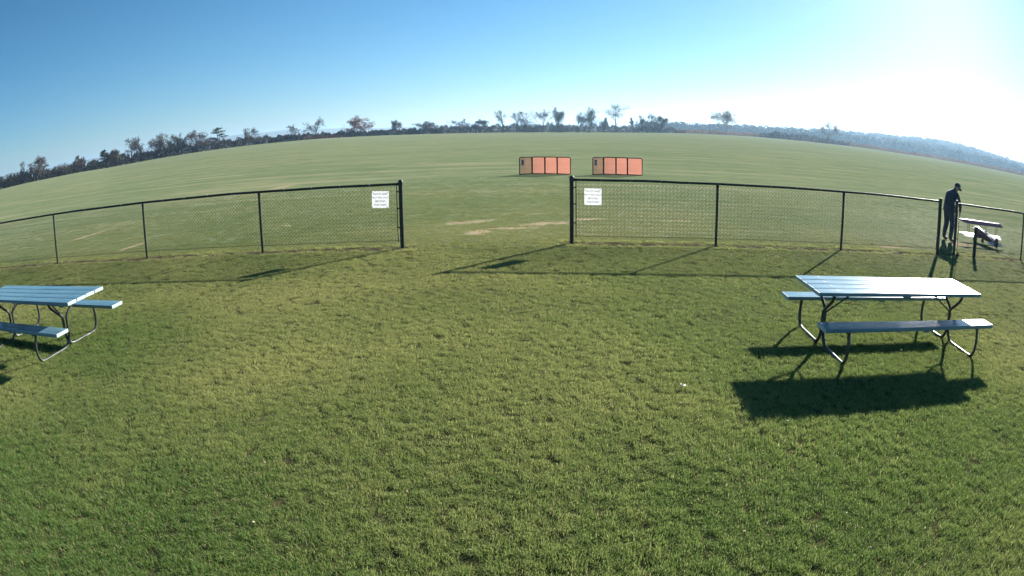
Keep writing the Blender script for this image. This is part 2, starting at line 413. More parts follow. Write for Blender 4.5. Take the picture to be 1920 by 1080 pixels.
def post_mesh(r_, h, cap):
    m = MB(); m.lathe([(r_, -.25), (r_, h)], n=12)
    c = MB(); rr = r_ * 1.12
    if cap == 'dome': c.lathe([(rr, h - .035), (rr, h + .004), (rr * .9, h + .022), (rr * .55, h + .036), (rr * .1, h + .041)], n=12)
    else: c.lathe([(rr, h - .04), (rr * 1.06, h - .03), (rr * 1.06, h + .0), (rr * .95, h + .03), (rr * .5, h + .05), (rr * .1, h + .054)], n=12)
    return m.mesh('post', FENCE_M, True), c.mesh('post_cap', FENCE_M, True)
P_END = post_mesh(.042, 1.33, 'dome'); P_LINE = post_mesh(.028, 1.24, 'loop')

def fence(label, line, sgn, offs, ends, group):
    x0, y0, a = line; ux, uy = math.cos(a) * sgn, math.sin(a) * sgn
    ox, oy = x0 + ux * offs[0], y0 + uy * offs[0]
    t = thing('chain_link_fence', label, 'fence', (ox, oy, 0), math.atan2(uy, ux), group)
    q = [o - offs[0] for o in offs]
    for i, d in enumerate(q):
        end = i in ends
        pm, cm = P_END if end else P_LINE
        po = link('post', pm, t, (d, 0, 0)); link('post_cap', cm, po)
    for i in range(len(q) - 1):
        L = q[i + 1] - q[i]; r_ = MB(); jit = [rnd.uniform(-.006, .006) for _ in range(5)]
        r_.tube([(q[i] + L * k / 4, 0, RAIL + (jit[k] if 0 < k < 4 else 0)) for k in range(5)], .0255, 10)
        r_.build('top_rail', FENCE_M, t, True)
        g0 = .085 if i in ends else 0.0; g1 = .085 if (i + 1) in ends else 0.0
        pn = link('mesh_panel', link_panel(L - g0 - g1), t, (q[i] + g0, -.032, 0)); tag(pn, kind='stuff')
        for z in (MB0 + .02,):
            wv = MB(); wv.tube([(q[i] + L * k / 6, -.036, z + rnd.uniform(-.012, .012)) for k in range(7)], .003, 5); wv.build('tension_wire', WIRE_M, t)
        for k in range(1, 5):
            xx = q[i] + L * k / 5; ti = MB()
            ti.tube([(xx + .034 * math.cos(b), .0 + .033 * math.sin(b) * 1.1, RAIL + .032 * math.cos(b + .4)) for b in np.linspace(0, 6.28, 9)], .003, 4, cap=False)
            ti.build('rail_tie', STEEL, t)
    for i in ends:
        side = 1 if i == 0 else -1; d = q[i]
        b = MB(); b.box((d + side * .085, -.032, (.17 + MTOP) / 2 - .02), (.018, .006, MTOP - .12)); b.build('tension_bar', FENCE_M, t)
        for z in (1.13, .80, .42):
            b = MB(); b.lathe([(.046, z - .011), (.046, z + .011)], (d, 0, 0), 12); b.box((d + side * .07, -.02, z), (.055, .007, .022)); b.lathe([(.007, z - .004), (.007, z + .02)], (d + side * .068, -.026, 0), 6)
            b.build('tension_band', FENCE_M, t, True)
        b = MB(); b.lathe([(.047, RAIL - .014), (.047, RAIL + .014)], (d, 0, 0), 12); b.tube([(d + side * .03, 0, RAIL), (d + side * .09, 0, RAIL)], .029, 10); b.build('rail_cup', FENCE_M, t, True)
    return t
FG = 'sections of the chain link fence round the field'
fence('dark chain link fence section left of the open gateway', FL, -1, [0, 3.03, 6.14, 9.44, 12.6], {0}, FG)
fence('dark chain link fence section between the open gateway and the narrow gap by the person', FR, 1, [0, 2.99, 5.99, 8.97], {0, 3}, FG)
fence('dark chain link fence section at the right edge in front of the model biplane', FR, 1, [9.58, 12.62, 15.7], {0}, FG)

# stubby post by the fence
m = MB(); m.lathe([(.055, -.2), (.055, .70), (.057, .745)], n=16); t = thing('short_post', 'stubby thick dark post standing at the fence in front of the model biplane', 'post', (11.47, 11.70, 0))
m.build('shaft', FENCE_M, t, True); m = MB(); m.lathe([(.061, .735), (.061, .765), (.05, .785), (.01, .79)], n=16); m.build('cap', FENCE_M, t, True)

# ------------------------------------------------------------------ signs on the fence
def sign_material():
    g = G('sign_white'); col = g.mix(g.rng(g.noise(7, 4), .35, .65), (0.82, 0.83, 0.84), (0.74, 0.75, 0.77))
    d = g.bsdf(col, .45); t = g.n('ShaderNodeBsdfTranslucent'); g.put(t.inputs[0], col)      # thin twin-wall plastic lets light through
    mx = g.n('ShaderNodeMixShader'); mx.inputs[0].default_value = .42
    g.t.links.new(d, mx.inputs[1]); g.t.links.new(t.outputs[0], mx.inputs[2]); return g.done(mx.outputs[0])
SIGN_M = sign_material()
INK = pmat('sign_ink', (0.05, 0.05, 0.07), (0.09, 0.09, 0.11), rough=.6)
def text_mesh(name, s, size, mat):
    c = bpy.data.curves.new('lettering', 'FONT'); c.body = s; c.size = size; c.align_x = 'CENTER'; c.align_y = 'CENTER'; c.extrude = .0006; c.resolution_u = 2; c.offset = size * .012
    o = bpy.data.objects.new('lettering', c); sc.collection.objects.link(o)
    dg = bpy.context.evaluated_depsgraph_get(); me = bpy.data.meshes.new_from_object(o.evaluated_get(dg)); me.name = name
    bpy.data.objects.remove(o); bpy.data.curves.remove(c); me.materials.clear(); me.materials.append(mat); return me
LINES = [('PILOTS AND', .052), ('SPOTTERS ONLY', .044), ('BEYOND', .052), ('THIS POINT', .050)]
LM = [text_mesh('lettering', s, z, INK) for s, z in LINES]
def fence_sign(label, x, y, z, a, tilt):
    t = thing('notice_sign', label, 'sign', (x, y, z), a, 'white notices wired to the fence'); t.rotation_euler = (0, tilt, a)
    b = MB(); b.add([(-.17, 0, -.165), (.17, 0, -.165), (.17, 0, .165), (-.17, 0, .165), (0, -.003, 0)], [(0, 1, 4), (1, 2, 4), (2, 3, 4), (3, 0, 4)]); b.build('plate', SIGN_M, t)
    for k, me in enumerate(LM):
        o = link('lettering', me, t, (0, -.0042, .108 - k * .072)); o.rotation_euler = (R(90), 0, 0)
    for sx in (-.15, .15):
        for sz in (-.145, .145):
            e = MB(); e.tube([(sx, -.009, sz), (sx, .03, sz)], .006, 8); e.build('cable_tie', FENCE_M, t)
def on_line(l, u, off=0): return l[0] + u * math.cos(l[2]) - off * -math.sin(l[2]) * -1, l[1] + u * math.sin(l[2]) - off * math.cos(l[2])
sx, sy = on_line(FL, -.40, .058); fence_sign('white lettered notice on the fence left of the gateway', sx, sy, 1.0, FL[2], R(2))
sx, sy = on_line(FR, .41, .058); fence_sign('white lettered notice on the fence right of the gateway', sx, sy, .955, FR[2], 0)

# ------------------------------------------------------------------ picnic tables
BOARD = pmat('painted_board', (0.14, 0.255, 0.295), (0.075, 0.155, 0.20), rough=.23, scale=2.2, spec=.55, stretch=(.5, 6, 6), bump=.15, rvar=.06)
PIPE = pmat('steel_pipe', (0.030, 0.034, 0.042), (0.05, 0.054, 0.062), rough=.42, metal=.35, scale=12)
ENDLIT = pmat('sunlit_end_paint', (0.36, 0.46, 0.46), (0.30, 0.40, 0.41), rough=.5, scale=8)  # added plates, paler than the boards: sunlight on the ends put into the colour
def spline(pts, n=5):
    out = []; P = [Vector(p) for p in pts]; P = [P[0] * 2 - P[1]] + P + [P[-1] * 2 - P[-2]]
    for i in range(1, len(P) - 2):
        a, b, c, d = P[i - 1:i + 3]
        for k in range(n):
            t = k / n; out.append(.5 * (2 * b + (c - a) * t + (2 * a - 5 * b + 4 * c - d) * t * t + (3 * b - a - 3 * c + d) * t ** 3))
    return out + [P[-2]]
TOPZ, SEATZ = .725, .435
def board_mesh(l, wd, th, seed):
    rs = random.Random(seed); m = MB(); m.bbox((0, 0, 0), (l, wd, th), .007)
    return m.mesh('board', BOARD, False)
prof = [(-.30, .695), (-.293, .645), (-.25, .585), (-.14, .50), (-.045, .43), (-.022, .36), (-.022, .22), (.0, .115), (.075, .04), (.19, .021), (.40, .021), (.60, .021), (.69, .04), (.745, .11), (.755, .22), (.735, .33), (.70, .405)]
def pipe_mesh(sg):
    m = MB(); m.tube(spline([(sg * .023, -u * sg, z - .012 * (z < .1)) for u, z in prof], 5), .0205, 10); return m.mesh('leg', PIPE, True)
LEGS = {1: pipe_mesh(1), -1: pipe_mesh(-1)}
def picnic_table(label, loc, rz, TL, fr):
    TOPB = [board_mesh(TL + d, .196, .042, i) for i, d in enumerate((0, .006, -.004, .003))]; SEATB = board_mesh(TL + .07, .258, .044, 9)
    t = thing('picnic_table', label, 'picnic table', loc, rz, 'picnic tables on the lawn')
    for i in range(4):
        b = link('tabletop_board', TOPB[i], t, (rnd.uniform(-.004, .004), -.314 + i * .2095, TOPZ - .021)); b.rotation_euler = (0, 0, rnd.uniform(-.002, .002))
        for e in (-1, 1):
            m = MB(); m.bbox((e * (TL / 2 + .006), 0, 0), (.012, .192, .040), .003); m.build('sunlit_end_paint', ENDLIT, b)
    for s in (-1, 1):
        sb = link('bench_board', SEATB, t, (0, s * .645, SEATZ - .022))
        for e in (-1, 1):
            m = MB(); m.bbox((e * (TL / 2 + .041), 0, 0), (.012, .252, .042), .003); m.build('sunlit_end_paint', ENDLIT, sb)
    for e in (-1, 1):
        for s in (1, -1): link('leg', LEGS[s], t, (e * fr, 0, 0))
        m = MB(); m.tube([(e * (fr - .03), 0, .40), (e * (fr - .465), 0, .675)], .011, 8); m.tube([(e * (fr - .465), 0, .675), (e * (fr - .54), 0, .683)], .011, 8); m.build('brace', PIPE, t, True)
        m = MB(); m.box((e * fr, 0, TOPZ - .052), (.034, .68, .018)); m.build('top_support', PIPE, t)
        for s in (-1, 1):
            m = MB(); m.box((e * fr, s * .68, SEATZ - .052), (.05, .18, .014)); m.build('seat_bracket', PIPE, t)
    for s in (0,):
        m = MB(); m.box((0.0, 0, TOPZ - .06), (.09, .70, .034)); m.build('batten', BOARD, t)
    for s in (-1, 1):
        m = MB(); m.box((0.12, s * .645, SEATZ - .058), (.08, .2, .026)); m.build('seat_batten', BOARD, t)
    for i in range(4):
        for e in (-1, 1):
            m = MB(); m.lathe([(.009, 0), (.008, .004), (.003, .0055)], (e * fr, -.314 + i * .2095, TOPZ - .0005), 8); m.build('bolt', STEEL, t)
    return t
picnic_table('pale blue picnic table with pipe legs glaring in the sun at the right', (4.58, 6.21, 0), R(-5.2), 2.58, 1.03)
picnic_table('blue picnic table with pipe legs cut off by the left edge of the photo', (-6.73, 6.31, 0), R(-4.6), 2.72, .79)

# ------------------------------------------------------------------ orange barriers
NF = pmat('barrier_frame', (0.016, 0.015, 0.018), (0.026, 0.024, 0.026), rough=.85, spec=.15)
def net_material():
    g = G('orange_net'); v = g.mapping(g.co(), scale=(1, 1, 1))
    st = g.noise(1.0, 2, g.mapping(g.co(), scale=(38, 38, 5))); fo = g.noise(3.2, 3)
    col = g.mix(g.rng(st, .3, .7), (0.43, 0.105, 0.085), (0.40, 0.125, 0.11)); col = g.mix(g.rng(fo, .4, .7, 0, .5), col, (0.35, 0.085, 0.07))
    d = g.bsdf(col, .6, 0, .3); t = g.n('ShaderNodeBsdfTranslucent'); g.put(t.inputs[0], col)
    mx = g.n('ShaderNodeMixShader'); mx.inputs[0].default_value = .72
    g.t.links.new(d, mx.inputs[1]); g.t.links.new(t.outputs[0], mx.inputs[2])
    tp = g.n('ShaderNodeBsdfTransparent'); m2 = g.n('ShaderNodeMixShader'); m2.inputs[0].default_value = .48      # open weave
    g.t.links.new(mx.outputs[0], m2.inputs[1]); g.t.links.new(tp.outputs[0], m2.inputs[2])
    return g.done(m2.outputs[0])
NET = net_material()
PLATE = pmat('barrier_plate', (0.42, 0.38, 0.44), rough=.5); PRINT = pmat('barrier_print', (0.035, 0.025, 0.06), rough=.6)
def barrier(label, P, h, pr):
    t = thing('net_barrier', label, 'barrier', (P[0][0], P[0][1], 0), 0, 'orange net barriers in the field')
    Q = [Vector((p[0] - P[0][0], p[1] - P[0][1], 0)) for p in P]
    for i in range(4):
        a, b = Q[i], Q[i + 1]; d = (b - a).normalized(); nrm = Vector((-d.y, d.x, 0)); L = (b - a).length
        fr = MB(); a2 = a + d * .012; b2 = b - d * .012
        c = [a2 + Vector((0, 0, .02)), a2 + Vector((0, 0, h - .05)), a2 + d * .05 + Vector((0, 0, h)), b2 - d * .05 + Vector((0, 0, h)), b2 + Vector((0, 0, h - .05)), b2 + Vector((0, 0, .02)), a2 + Vector((0, 0, .02))]
        fr.tube(c, .026, 6); fr.build('frame', NF, t, True)
        nm = MB(); n1, n2 = 9, 7; vs = []
        for j in range(n2):
            for k in range(n1):
                q = a2.lerp(b2, k / (n1 - 1)); bil = .035 * math.sin(math.pi * k / (n1 - 1)) * math.sin(math.pi * j / (n2 - 1)) + .006 * math.sin(k * 2.1 + i)
                q = q + nrm * bil; vs.append((q.x, q.y, .03 + (h - .045) * j / (n2 - 1)))
        nm.add(vs, [(j * n1 + k, j * n1 + k + 1, (j + 1) * n1 + k + 1, (j + 1) * n1 + k) for j in range(n2 - 1) for k in range(n1 - 1)])
        nm.build('net', NET, t, True)
        if i < 3:
            jt = MB(); jt.tube([b + Vector((0, 0, z)) for z in (0, h * .5, h + .01)], .027, 8); jt.build('hinge_post', NF, t, True)
    d = (Q[1] - Q[0]).normalized(); nrm = Vector((d.y, -d.x, 0)); c = Q[0] + d * .18 + nrm * .03; rot = math.atan2(d.y, d.x)
    pl = MB(); pl.bbox((0, 0, 0), (.17, .006, .30), .002); o = pl.build('plate', PLATE, t); o.location = (c.x, c.y, h - .26); o.rotation_euler = (0, 0, rot)
    for k, (zz, ww, hh) in enumerate(pr):
        b = MB(); b.box((.01, -.0052, zz), (ww, .004, hh)); b.build('print', PRINT, o)
barrier('left hand one of the two orange net barriers in the field', [(.43, 31.92), (1.077, 32.40), (1.716, 32.42), (2.318, 32.26), (2.965, 31.95)], .87, [(.09, .11, .05), (.02, .12, .05), (-.05, .09, .06)])
barrier('right hand one of the two orange net barriers in the field', [(4.06, 31.90), (4.676, 32.32), (5.319, 32.36), (5.883, 32.2), (6.614, 31.95)], .88, [(.07, .10, .10), (-.06, .09, .07)])

# ------------------------------------------------------------------ person
CLOTH = pmat('navy_clothes', (0.020, 0.024, 0.042), (0.032, 0.036, 0.058), rough=.85, scale=14, bump=.3)
TROUS = pmat('dark_trousers', (0.022, 0.028, 0.050), (0.035, 0.042, 0.07), rough=.85, scale=18, bump=.3)
SKIN = pmat('skin', (0.42, 0.25, 0.17), (0.36, 0.20, 0.14), rough=.55)
SHOE = pmat('shoe_leather', (0.10, 0.05, 0.035), (0.06, 0.035, 0.025), rough=.5)
def person():
    t = thing('person', 'person in dark clothes and cap looking down at the model biplane', 'person', (12.36, 14.06, 0), R(3)); t.scale = (1.12, 1.12, 1.0)
    V = [(0, 0, .93), (-.01, 0, 1.06), (.03, 0, 1.23), (.115, 0, 1.385), (.195, 0, 1.445), (.255, 0, 1.49), (.325, 0, 1.545), (.36, 0, 1.605)]
    Rr = [(.175, .185), (.165, .18), (.165, .19), (.14, .175), (.075, .08), (.066, .07), (.085, .10), (.07, .082)]
    Ed = [(i, i + 1) for i in range(7)]
    def chain(start, pts, rads):
        prev = start
        for p, r_ in zip(pts, rads):
            V.append(p); Rr.append((r_, r_)); Ed.append((prev, len(V) - 1)); prev = len(V) - 1
        return prev
    for s in (1, -1):
        fx = .05 if s > 0 else -.03
        chain(0, [(0, s * .11, .87), (.05 + fx * .5, s * .15, .52), (.01 + fx * .5, s * .17, .30), (-.03 + fx, s * .19, .10), (.04 + fx, s * .195, .055), (.15 + fx, s * .21, .045)], [.115, .085, .074, .062, .052, .042])
        chain(3, [(.14, s * .19, 1.365), (.225, s * .225, 1.15), (.29, s * .21, 1.05), (.335, s * .17, .90), (.35, s * .162, .845)], [.08, .062, .056, .038, .036])
    me = bpy.data.meshes.new('body'); me.from_pydata(V, Ed, []); o = link('body', me)
    sk = o.modifiers.new('skin', 'SKIN'); sk.use_smooth_shade = True
    for q, r_ in zip(me.skin_vertices[0].data, Rr): q.radius = r_
    me.skin_vertices[0].data[0].use_root = True
    o.modifiers.new('sub', 'SUBSURF').levels = 2; o.modifiers['sub'].render_levels = 2
    dg = bpy.context.evaluated_depsgraph_get(); bm_ = bpy.data.meshes.new_from_object(o.evaluated_get(dg)); bpy.data.objects.remove(o)
    # fingers and nose joined to the same mesh
    fg = MB()
    for s in (1, -1):
        for k, ln in enumerate((.07, .08, .075, .058)):
            bx = .335 + k * .013; by = s * .158
            fg.tube([(bx, by, .835), (bx + .006, by - s * .006, .835 - ln * .5), (bx - .004, by - s * .022, .835 - ln)], [.0088, .008, .0065], 6)
        fg.tube([(.375, s * .152, .86), (.398, s * .140, .835), (.40, s * .130, .80)], [.011, .0095, .007], 6)
        fg.tube([(.345, s * .083, 1.575), (.335, s * .096, 1.585), (.325, s * .088, 1.60)], [.012, .014, .008], 6)
    fg.tube([(.405, 0, 1.60), (.432, 0, 1.568), (.41, 0, 1.56)], [.008, .015, .012], 6)
    bb = bmesh.new(); bb.from_mesh(bm_); f2 = fg.mesh('tmp', SKIN); bb.from_mesh(f2); bb.to_mesh(bm_); bb.free()
    bm_.materials.clear()
    for mt in (CLOTH, TROUS, SKIN, SHOE): bm_.materials.append(mt)
    for p in bm_.polygons:
        c = p.center; p.use_smooth = True
        ax = abs(c.y)
        arm = ax > .125 and c.x > .14
        if arm and c.z < .885: p.material_index = 2
        elif c.z < .115: p.material_index = 3
        elif c.z < .96 and not (arm and c.z > .8): p.material_index = 1
        elif c.z > 1.47 and c.x > .22: p.material_index = 2
        else: p.material_index = 0
    bo = link('body', bm_, t)
    # jacket hem and collar
    jm = MB(); jm.lathe([(.205, .0), (.212, .03), (.2, .14), (.175, .22)], (0, 0, 0), 20)
    jo = jm.build('jacket_hem', CLOTH, t, True); jo.location = (.012, 0, .86); jo.rotation_euler = (0, R(5), 0); jo.scale = (.92, 1.05, 1)
    hm = MB(); hm.lathe([(.096, -.02), (.104, .03), (.098, .075), (.07, .108), (.02, .122)], (0, 0, 0), 18); hm.cur = 0
    vs = []; n = 12
    for k in range(n + 1):
        a = -1.15 + 2.3 * k / n; vs += [(.1 * math.cos(a), .1 * math.sin(a), .0), (.075 + .125 * math.cos(a), .115 * math.sin(a), -.012), (.075 + .125 * math.cos(a), .115 * math.sin(a), -.006), (.1 * math.cos(a), .1 * math.sin(a), .008)]
    hm.add(vs, [(k * 4 + a, k * 4 + b, (k + 1) * 4 + b, (k + 1) * 4 + a) for k in range(n) for a, b in ((0, 1), (1, 2), (2, 3))])
    h = hm.build('cap', CLOTH, t, True); h.location = (.335, 0, 1.585); h.rotation_euler = (0, R(32), 0); h.scale = (1, .92, .95)
person()

# ------------------------------------------------------------------ model biplane
MAROON = pmat('maroon_film', (0.13, 0.030, 0.035), (0.10, 0.024, 0.028), rough=.3, scale=3)
WHITEF = pmat('white_film', (0.70, 0.71, 0.72), (0.64, 0.66, 0.68), rough=.45, scale=4)
WINGSHADE = pmat('wing_shade_film', (0.05, 0.06, 0.10), (0.075, 0.05, 0.07), rough=.9, spec=0.0); NAVYF = pmat('navy_print', (0.03, 0.04, 0.12), rough=.35); RUBBER = pmat('rubber', (0.02, 0.02, 0.02), rough=.8); WOODP = pmat('propeller_wood', (0.16, 0.08, 0.035), rough=.4)  # first film is dark to carry the upper wing's shade in its colour
def wing(span, chord, th, tipmat_from, lead=False):
    """span along X, chord along Y (nose +Y), rounded tips, airfoil section"""
    m = MB(); n = 28; sec = [(0.5, 0), (.40, .8), (.29, 1.05), (-.1, .8), (-.5, .12), (-.5, -.05), (-.1, -.12), (.3, -.3)]
    vs = []
    for i in range(n + 1):
        u = -1 + 2 * i / n; k = 1.0
        e = (abs(u) - .80) / .20
        if e > 0: k = max(.06, math.sqrt(max(0, 1 - e * e)))
        cx = u * span / 2
        for a, b in sec: vs.append((cx, chord * (.5 - (.5 - a) * k) - chord * .12 * (1 - k), th * b * (k ** .6)))
    q = len(sec)
    for i in range(n):
        u = abs(-1 + 2 * (i + .5) / n); m.cur = 1 if u > tipmat_from else 0
        m.add([], [])
        m.f += [(i * q + a, i * q + (a + 1) % q, (i + 1) * q + (a + 1) % q, (i + 1) * q + a) for a in range(q)]; m.mi += ([2, 2, 0, 0, 0, 0, 0, 2] if lead else [m.cur] * q)  # lead: white front faces paint the sun's bright line along the edge
    m.v = vs; m.cur = 0
    m.f += [tuple(range(q)), tuple(n * q + a for a in reversed(range(q)))]; m.mi += [1, 1]
    return m
def biplane():
    t = thing('model_biplane', 'maroon and white model biplane parked on the grass behind the fence', 'model plane', (14.17, 14.0, 0), R(-11))
    pitch = R(11)
    M = Matrix.Rotation(pitch, 4, 'X')                       # nose up on its tail skid; local +Y is forward
    def part(mb, name, mats, off=(0, 0, 0), smooth=True, parent=t):
        for i, q in enumerate(mb.v):
            p = Vector(q) + Vector(off); p = M @ p + Vector((0, 0, .25)); mb.v[i] = tuple(p)
        return mb.build(name, mats, parent, smooth)
    # fuselage: rings along Y
    fu = MB(); ys = [(.43, .075, .085, 0), (.36, .098, .105, 0), (.15, .098, .115, 0), (-.05, .094, .122, .01), (-.25, .075, .105, .012), (-.6, .048, .075, .018), (-.92, .014, .045, .03)]; n = 14; vs = []
    for y, a, b, z in ys: vs += [(a * math.copysign(abs(math.cos(k * 6.2832 / n)) ** .7, math.cos(k * 6.2832 / n)), y, z + b * math.copysign(abs(math.sin(k * 6.2832 / n)) ** .7, math.sin(k * 6.2832 / n))) for k in range(n)]
    fu.add(vs, [(i * n + k, i * n + (k + 1) % n, (i + 1) * n + (k + 1) % n, (i + 1) * n + k) for i in range(len(ys) - 1) for k in range(n)] + [tuple(range(n)), tuple((len(ys) - 1) * n + k for k in reversed(range(n)))])
    fo = part(fu, 'fuselage', MAROON)
    ck = MB(); ck.box((0, -.10, .118), (.10, .16, .03)); part(ck, 'cockpit', RUBBER, parent=fo, smooth=False)
    tl = MB(); tl.tube([(.09, .12, .118), (.072, -.2, .12), (.045, -.6, .093), (.02, -.88, .07)], [.012, .012, .01, .006], 6); tl.tube([(-.09, .12, .118), (-.072, -.2, .12), (-.045, -.6, .093), (-.02, -.88, .07)], [.012, .012, .01, .006], 6); part(tl, 'deck_stripe', WHITEF, parent=fo)
    hd = MB(); hd.lathe([(.02, 0), (.034, .02), (.036, .05), (.02, .08), (.004, .088)], (0, -.12, .13), 12); part(hd, 'pilot_head', WHITEF, parent=fo)
    part(wing(2.04, .40, .026, .55, True), 'upper_wing', [WINGSHADE, WHITEF, WHITEF], (0, .20, .30)); part(wing(1.98, .38, .026, .50), 'lower_wing', [MAROON, WHITEF], (0, .10, -.075))
    for s in (-1, 1):
        for yy in (.08, -.03):
            st = MB(); st.tube([(s * .66, yy + .04, -.07), (s * .68, yy + .13, .30)], .009, 6); part(st, 'wing_strut', MAROON)
        for yy in (.16, .04):
            st = MB(); st.tube([(s * .07, yy, .09), (s * .17, yy + .06, .30)], .008, 6); part(st, 'cabane_strut', MAROON)
        gr = MB(); gr.tube([(s * .06, .24, -.08), (s * .19, .30, -.27)], .009, 6); gr.tube([(s * .06, .12, -.09), (s * .19, .30, -.27)], .008, 6); part(gr, 'gear_leg', STEEL)
        wh = MB(); k = 18; vs = []
        for j, (rr, xx) in enumerate([(.03, -.018), (.066, -.02), (.08, -.008), (.08, .008), (.066, .02), (.03, .018)]): vs += [(s * .20 + xx, .30 + rr * math.cos(i * 6.2832 / k), -.275 + rr * math.sin(i * 6.2832 / k)) for i in range(k)]
        wh.add(vs, [(j * k + i, j * k + (i + 1) % k, (j + 1) * k + (i + 1) % k, (j + 1) * k + i) for j in range(5) for i in range(k)] + [tuple(range(k)), tuple(5 * k + i for i in reversed(range(k)))]); part(wh, 'wheel', RUBBER)
    part(wing(.66, .22, .011, .28), 'tailplane', [MAROON, WHITEF], (0, -.84, .045))
    for s in (-1, 1):
        rd = MB(); rd.lathe([(.05, 0), (.048, .003)], (s * .215, -.84, .058), 18); part(rd, 'roundel', NAVYF); rd = MB(); rd.lathe([(.026, 0), (.024, .003)], (s * .215, -.84, .0625), 14); part(rd, 'roundel_centre', WHITEF)
    fn = MB(); pr = [(-.70, .05), (-.80, .16), (-.86, .235), (-.93, .25), (-1.0, .21), (-1.03, .10), (-1.0, -.02), (-.92, -.015)]
    fn.add([(x, y, z) for x in (-.008, .008) for y, z in pr], [tuple(range(8)), tuple(15 - i for i in range(8))] + [(i, i + 8, (i + 1) % 8 + 8, (i + 1) % 8) for i in range(8)]); part(fn, 'fin', MAROON, smooth=False)
    sk = MB(); sk.tube([(0, -.86, -.01), (0, -.94, -.085)], .008, 6); part(sk, 'tail_skid', STEEL)
    cw = MB(); k = 16; vs = []
    for yy, rr in ((.40, .11), (.46, .112), (.505, .085), (.51, .02)): vs += [(rr * math.cos(i * 6.2832 / k), yy, rr * math.sin(i * 6.2832 / k)) for i in range(k)]
    cw.add(vs, [(j * k + i, j * k + (i + 1) % k, (j + 1) * k + (i + 1) % k, (j + 1) * k + i) for j in range(3) for i in range(k)]); part(cw, 'cowling', WHITEF)
    pp = MB(); pp.box((0, .53, 0), (.42, .012, .035)); pp.lathe([(.03, -.02), (.03, .02)], (0, .53, 0), 10); part(pp, 'propeller', WOODP)
    return t
biplane()

# ------------------------------------------------------------------ small litter on the lawn
PAPER = pmat('paper', (0.80, 0.80, 0.80), rough=.7)
m = MB(); gx, gy = 5, 4; vs = []
for j in range(gy):
    for i in range(gx): vs.append(((i - 2) * .017, (j - 1.5) * .018, .012 + .024 * abs(math.sin(i * .9 + j * .5)) + .006 * rnd.random()))
m.add(vs, [(j * gx + i, j * gx + i + 1, (j + 1) * gx + i + 1, (j + 1) * gx + i) for j in range(gy - 1) for i in range(gx - 1)])
o = m.build('paper_scrap', PAPER, None, True); o.scale = (.75, .75, .75); o.location = (1.54, 5.27, .028); o.rotation_euler = (R(-22), R(14), R(-20)); tag(o, 'crumpled white scrap of paper lying in the open lawn', 'paper')
sol = o.modifiers.new('thick', 'SOLIDIFY'); sol.thickness = .0015
LEAFL = leafmat('fallen_leaf', (0.34, 0.27, 0.16), (0.48, 0.43, 0.33), .2)
rs = np.random.RandomState(12); v = []; f = []; tn = []
for k in range(120):
    d = 2.6 + 9 * rs.uniform() ** 1.3; a = rs.uniform(-1, 1); x, y = d * math.sin(a), d * math.cos(a); s = rs.uniform(.005, .012); t0 = rs.uniform(0, 6.28); z = .03 + .012 * rs.uniform(); o = len(v)
    for i in range(5):
        b = t0 + i * 1.2566; rr = s * (1.4 if i == 0 else rs.uniform(.6, 1)); v.append((x + rr * math.cos(b), y + rr * math.sin(b), z + rs.uniform(-.3, .6) * s))
    f.append(tuple(range(o, o + 5))); tn += [rs.uniform()] * 5
tag(link('fallen_leaves', npmesh('fallen_leaves', v, f, LEAFL, tn)), 'tiny pale dry leaves scattered over the lawn', 'leaves', kind='stuff')

# ------------------------------------------------------------------ trees along the far edge of the field
BARK = pmat('bark', (0.060, 0.050, 0.046), (0.09, 0.078, 0.072), rough=.95, scale=1.5)
LM_ = {
    'brown': leafmat('leaves_brown', (0.115, 0.072, 0.050), (0.070, 0.052, 0.038)),
    'russet': leafmat('leaves_russet', (0.21, 0.075, 0.040), (0.12, 0.056, 0.036)),
    'tan': leafmat('leaves_tan', (0.22, 0.155, 0.085), (0.14, 0.10, 0.06)),
    'green': leafmat('leaves_green', (0.030, 0.038, 0.020), (0.022, 0.028, 0.016)),
    'grey': leafmat('leaves_grey', (0.095, 0.078, 0.066), (0.062, 0.052, 0.046)),
}
def grow(rs, h, wd, levels, spread, lean=0.0, fork=0.35, thick=.022, up=.5):
    """returns limb segments [(pts, radii, level)] and twig tips, in metres"""
    segs = []; tips = []
    def br(p, d, ln, r_, lv):
        pts = [p]; rad = [r_]; n = 4 if lv < 2 else 3; q = p.copy(); dd = d.copy()
        for i in range(n):
            dd = (dd + Vector((rs.normal(), rs.normal(), rs.normal())) * (.10 + .07 * lv) + Vector((0, 0, .06 * up))).normalized()
            q = q + dd * ln / n; pts.append(q.copy()); rad.append(r_ * (1 - .55 * (i + 1) / n))
        segs.append((pts, rad, lv))
        if lv >= levels: tips.append((q.copy(), dd.copy())); return
        k = rs.randint(2, 4) if lv else rs.randint(3, 6)
        for i in range(k):
            j = rs.randint(max(1, n - 2), n + 1) if lv else rs.randint(1, n + 1)
            a = rs.uniform(0, 6.283); sp = spread * rs.uniform(.6, 1.3)
            o = dd.orthogonal().normalized(); o2 = dd.cross(o); nd = (dd + (o * math.cos(a) + o2 * math.sin(a)) * sp + Vector((0, 0, up * .35))).normalized()
            br(pts[j].copy(), nd, ln * rs.uniform(.55, .78), rad[j] * rs.uniform(.5, .72), lv + 1)
        br(q.copy(), dd, ln * .62, rad[-1] * .9, lv + 1)
    br(Vector((0, 0, -.3)), Vector((lean, rs.normal() * .04, 1)).normalized(), h * fork, h * thick, 0)
    return segs, tips
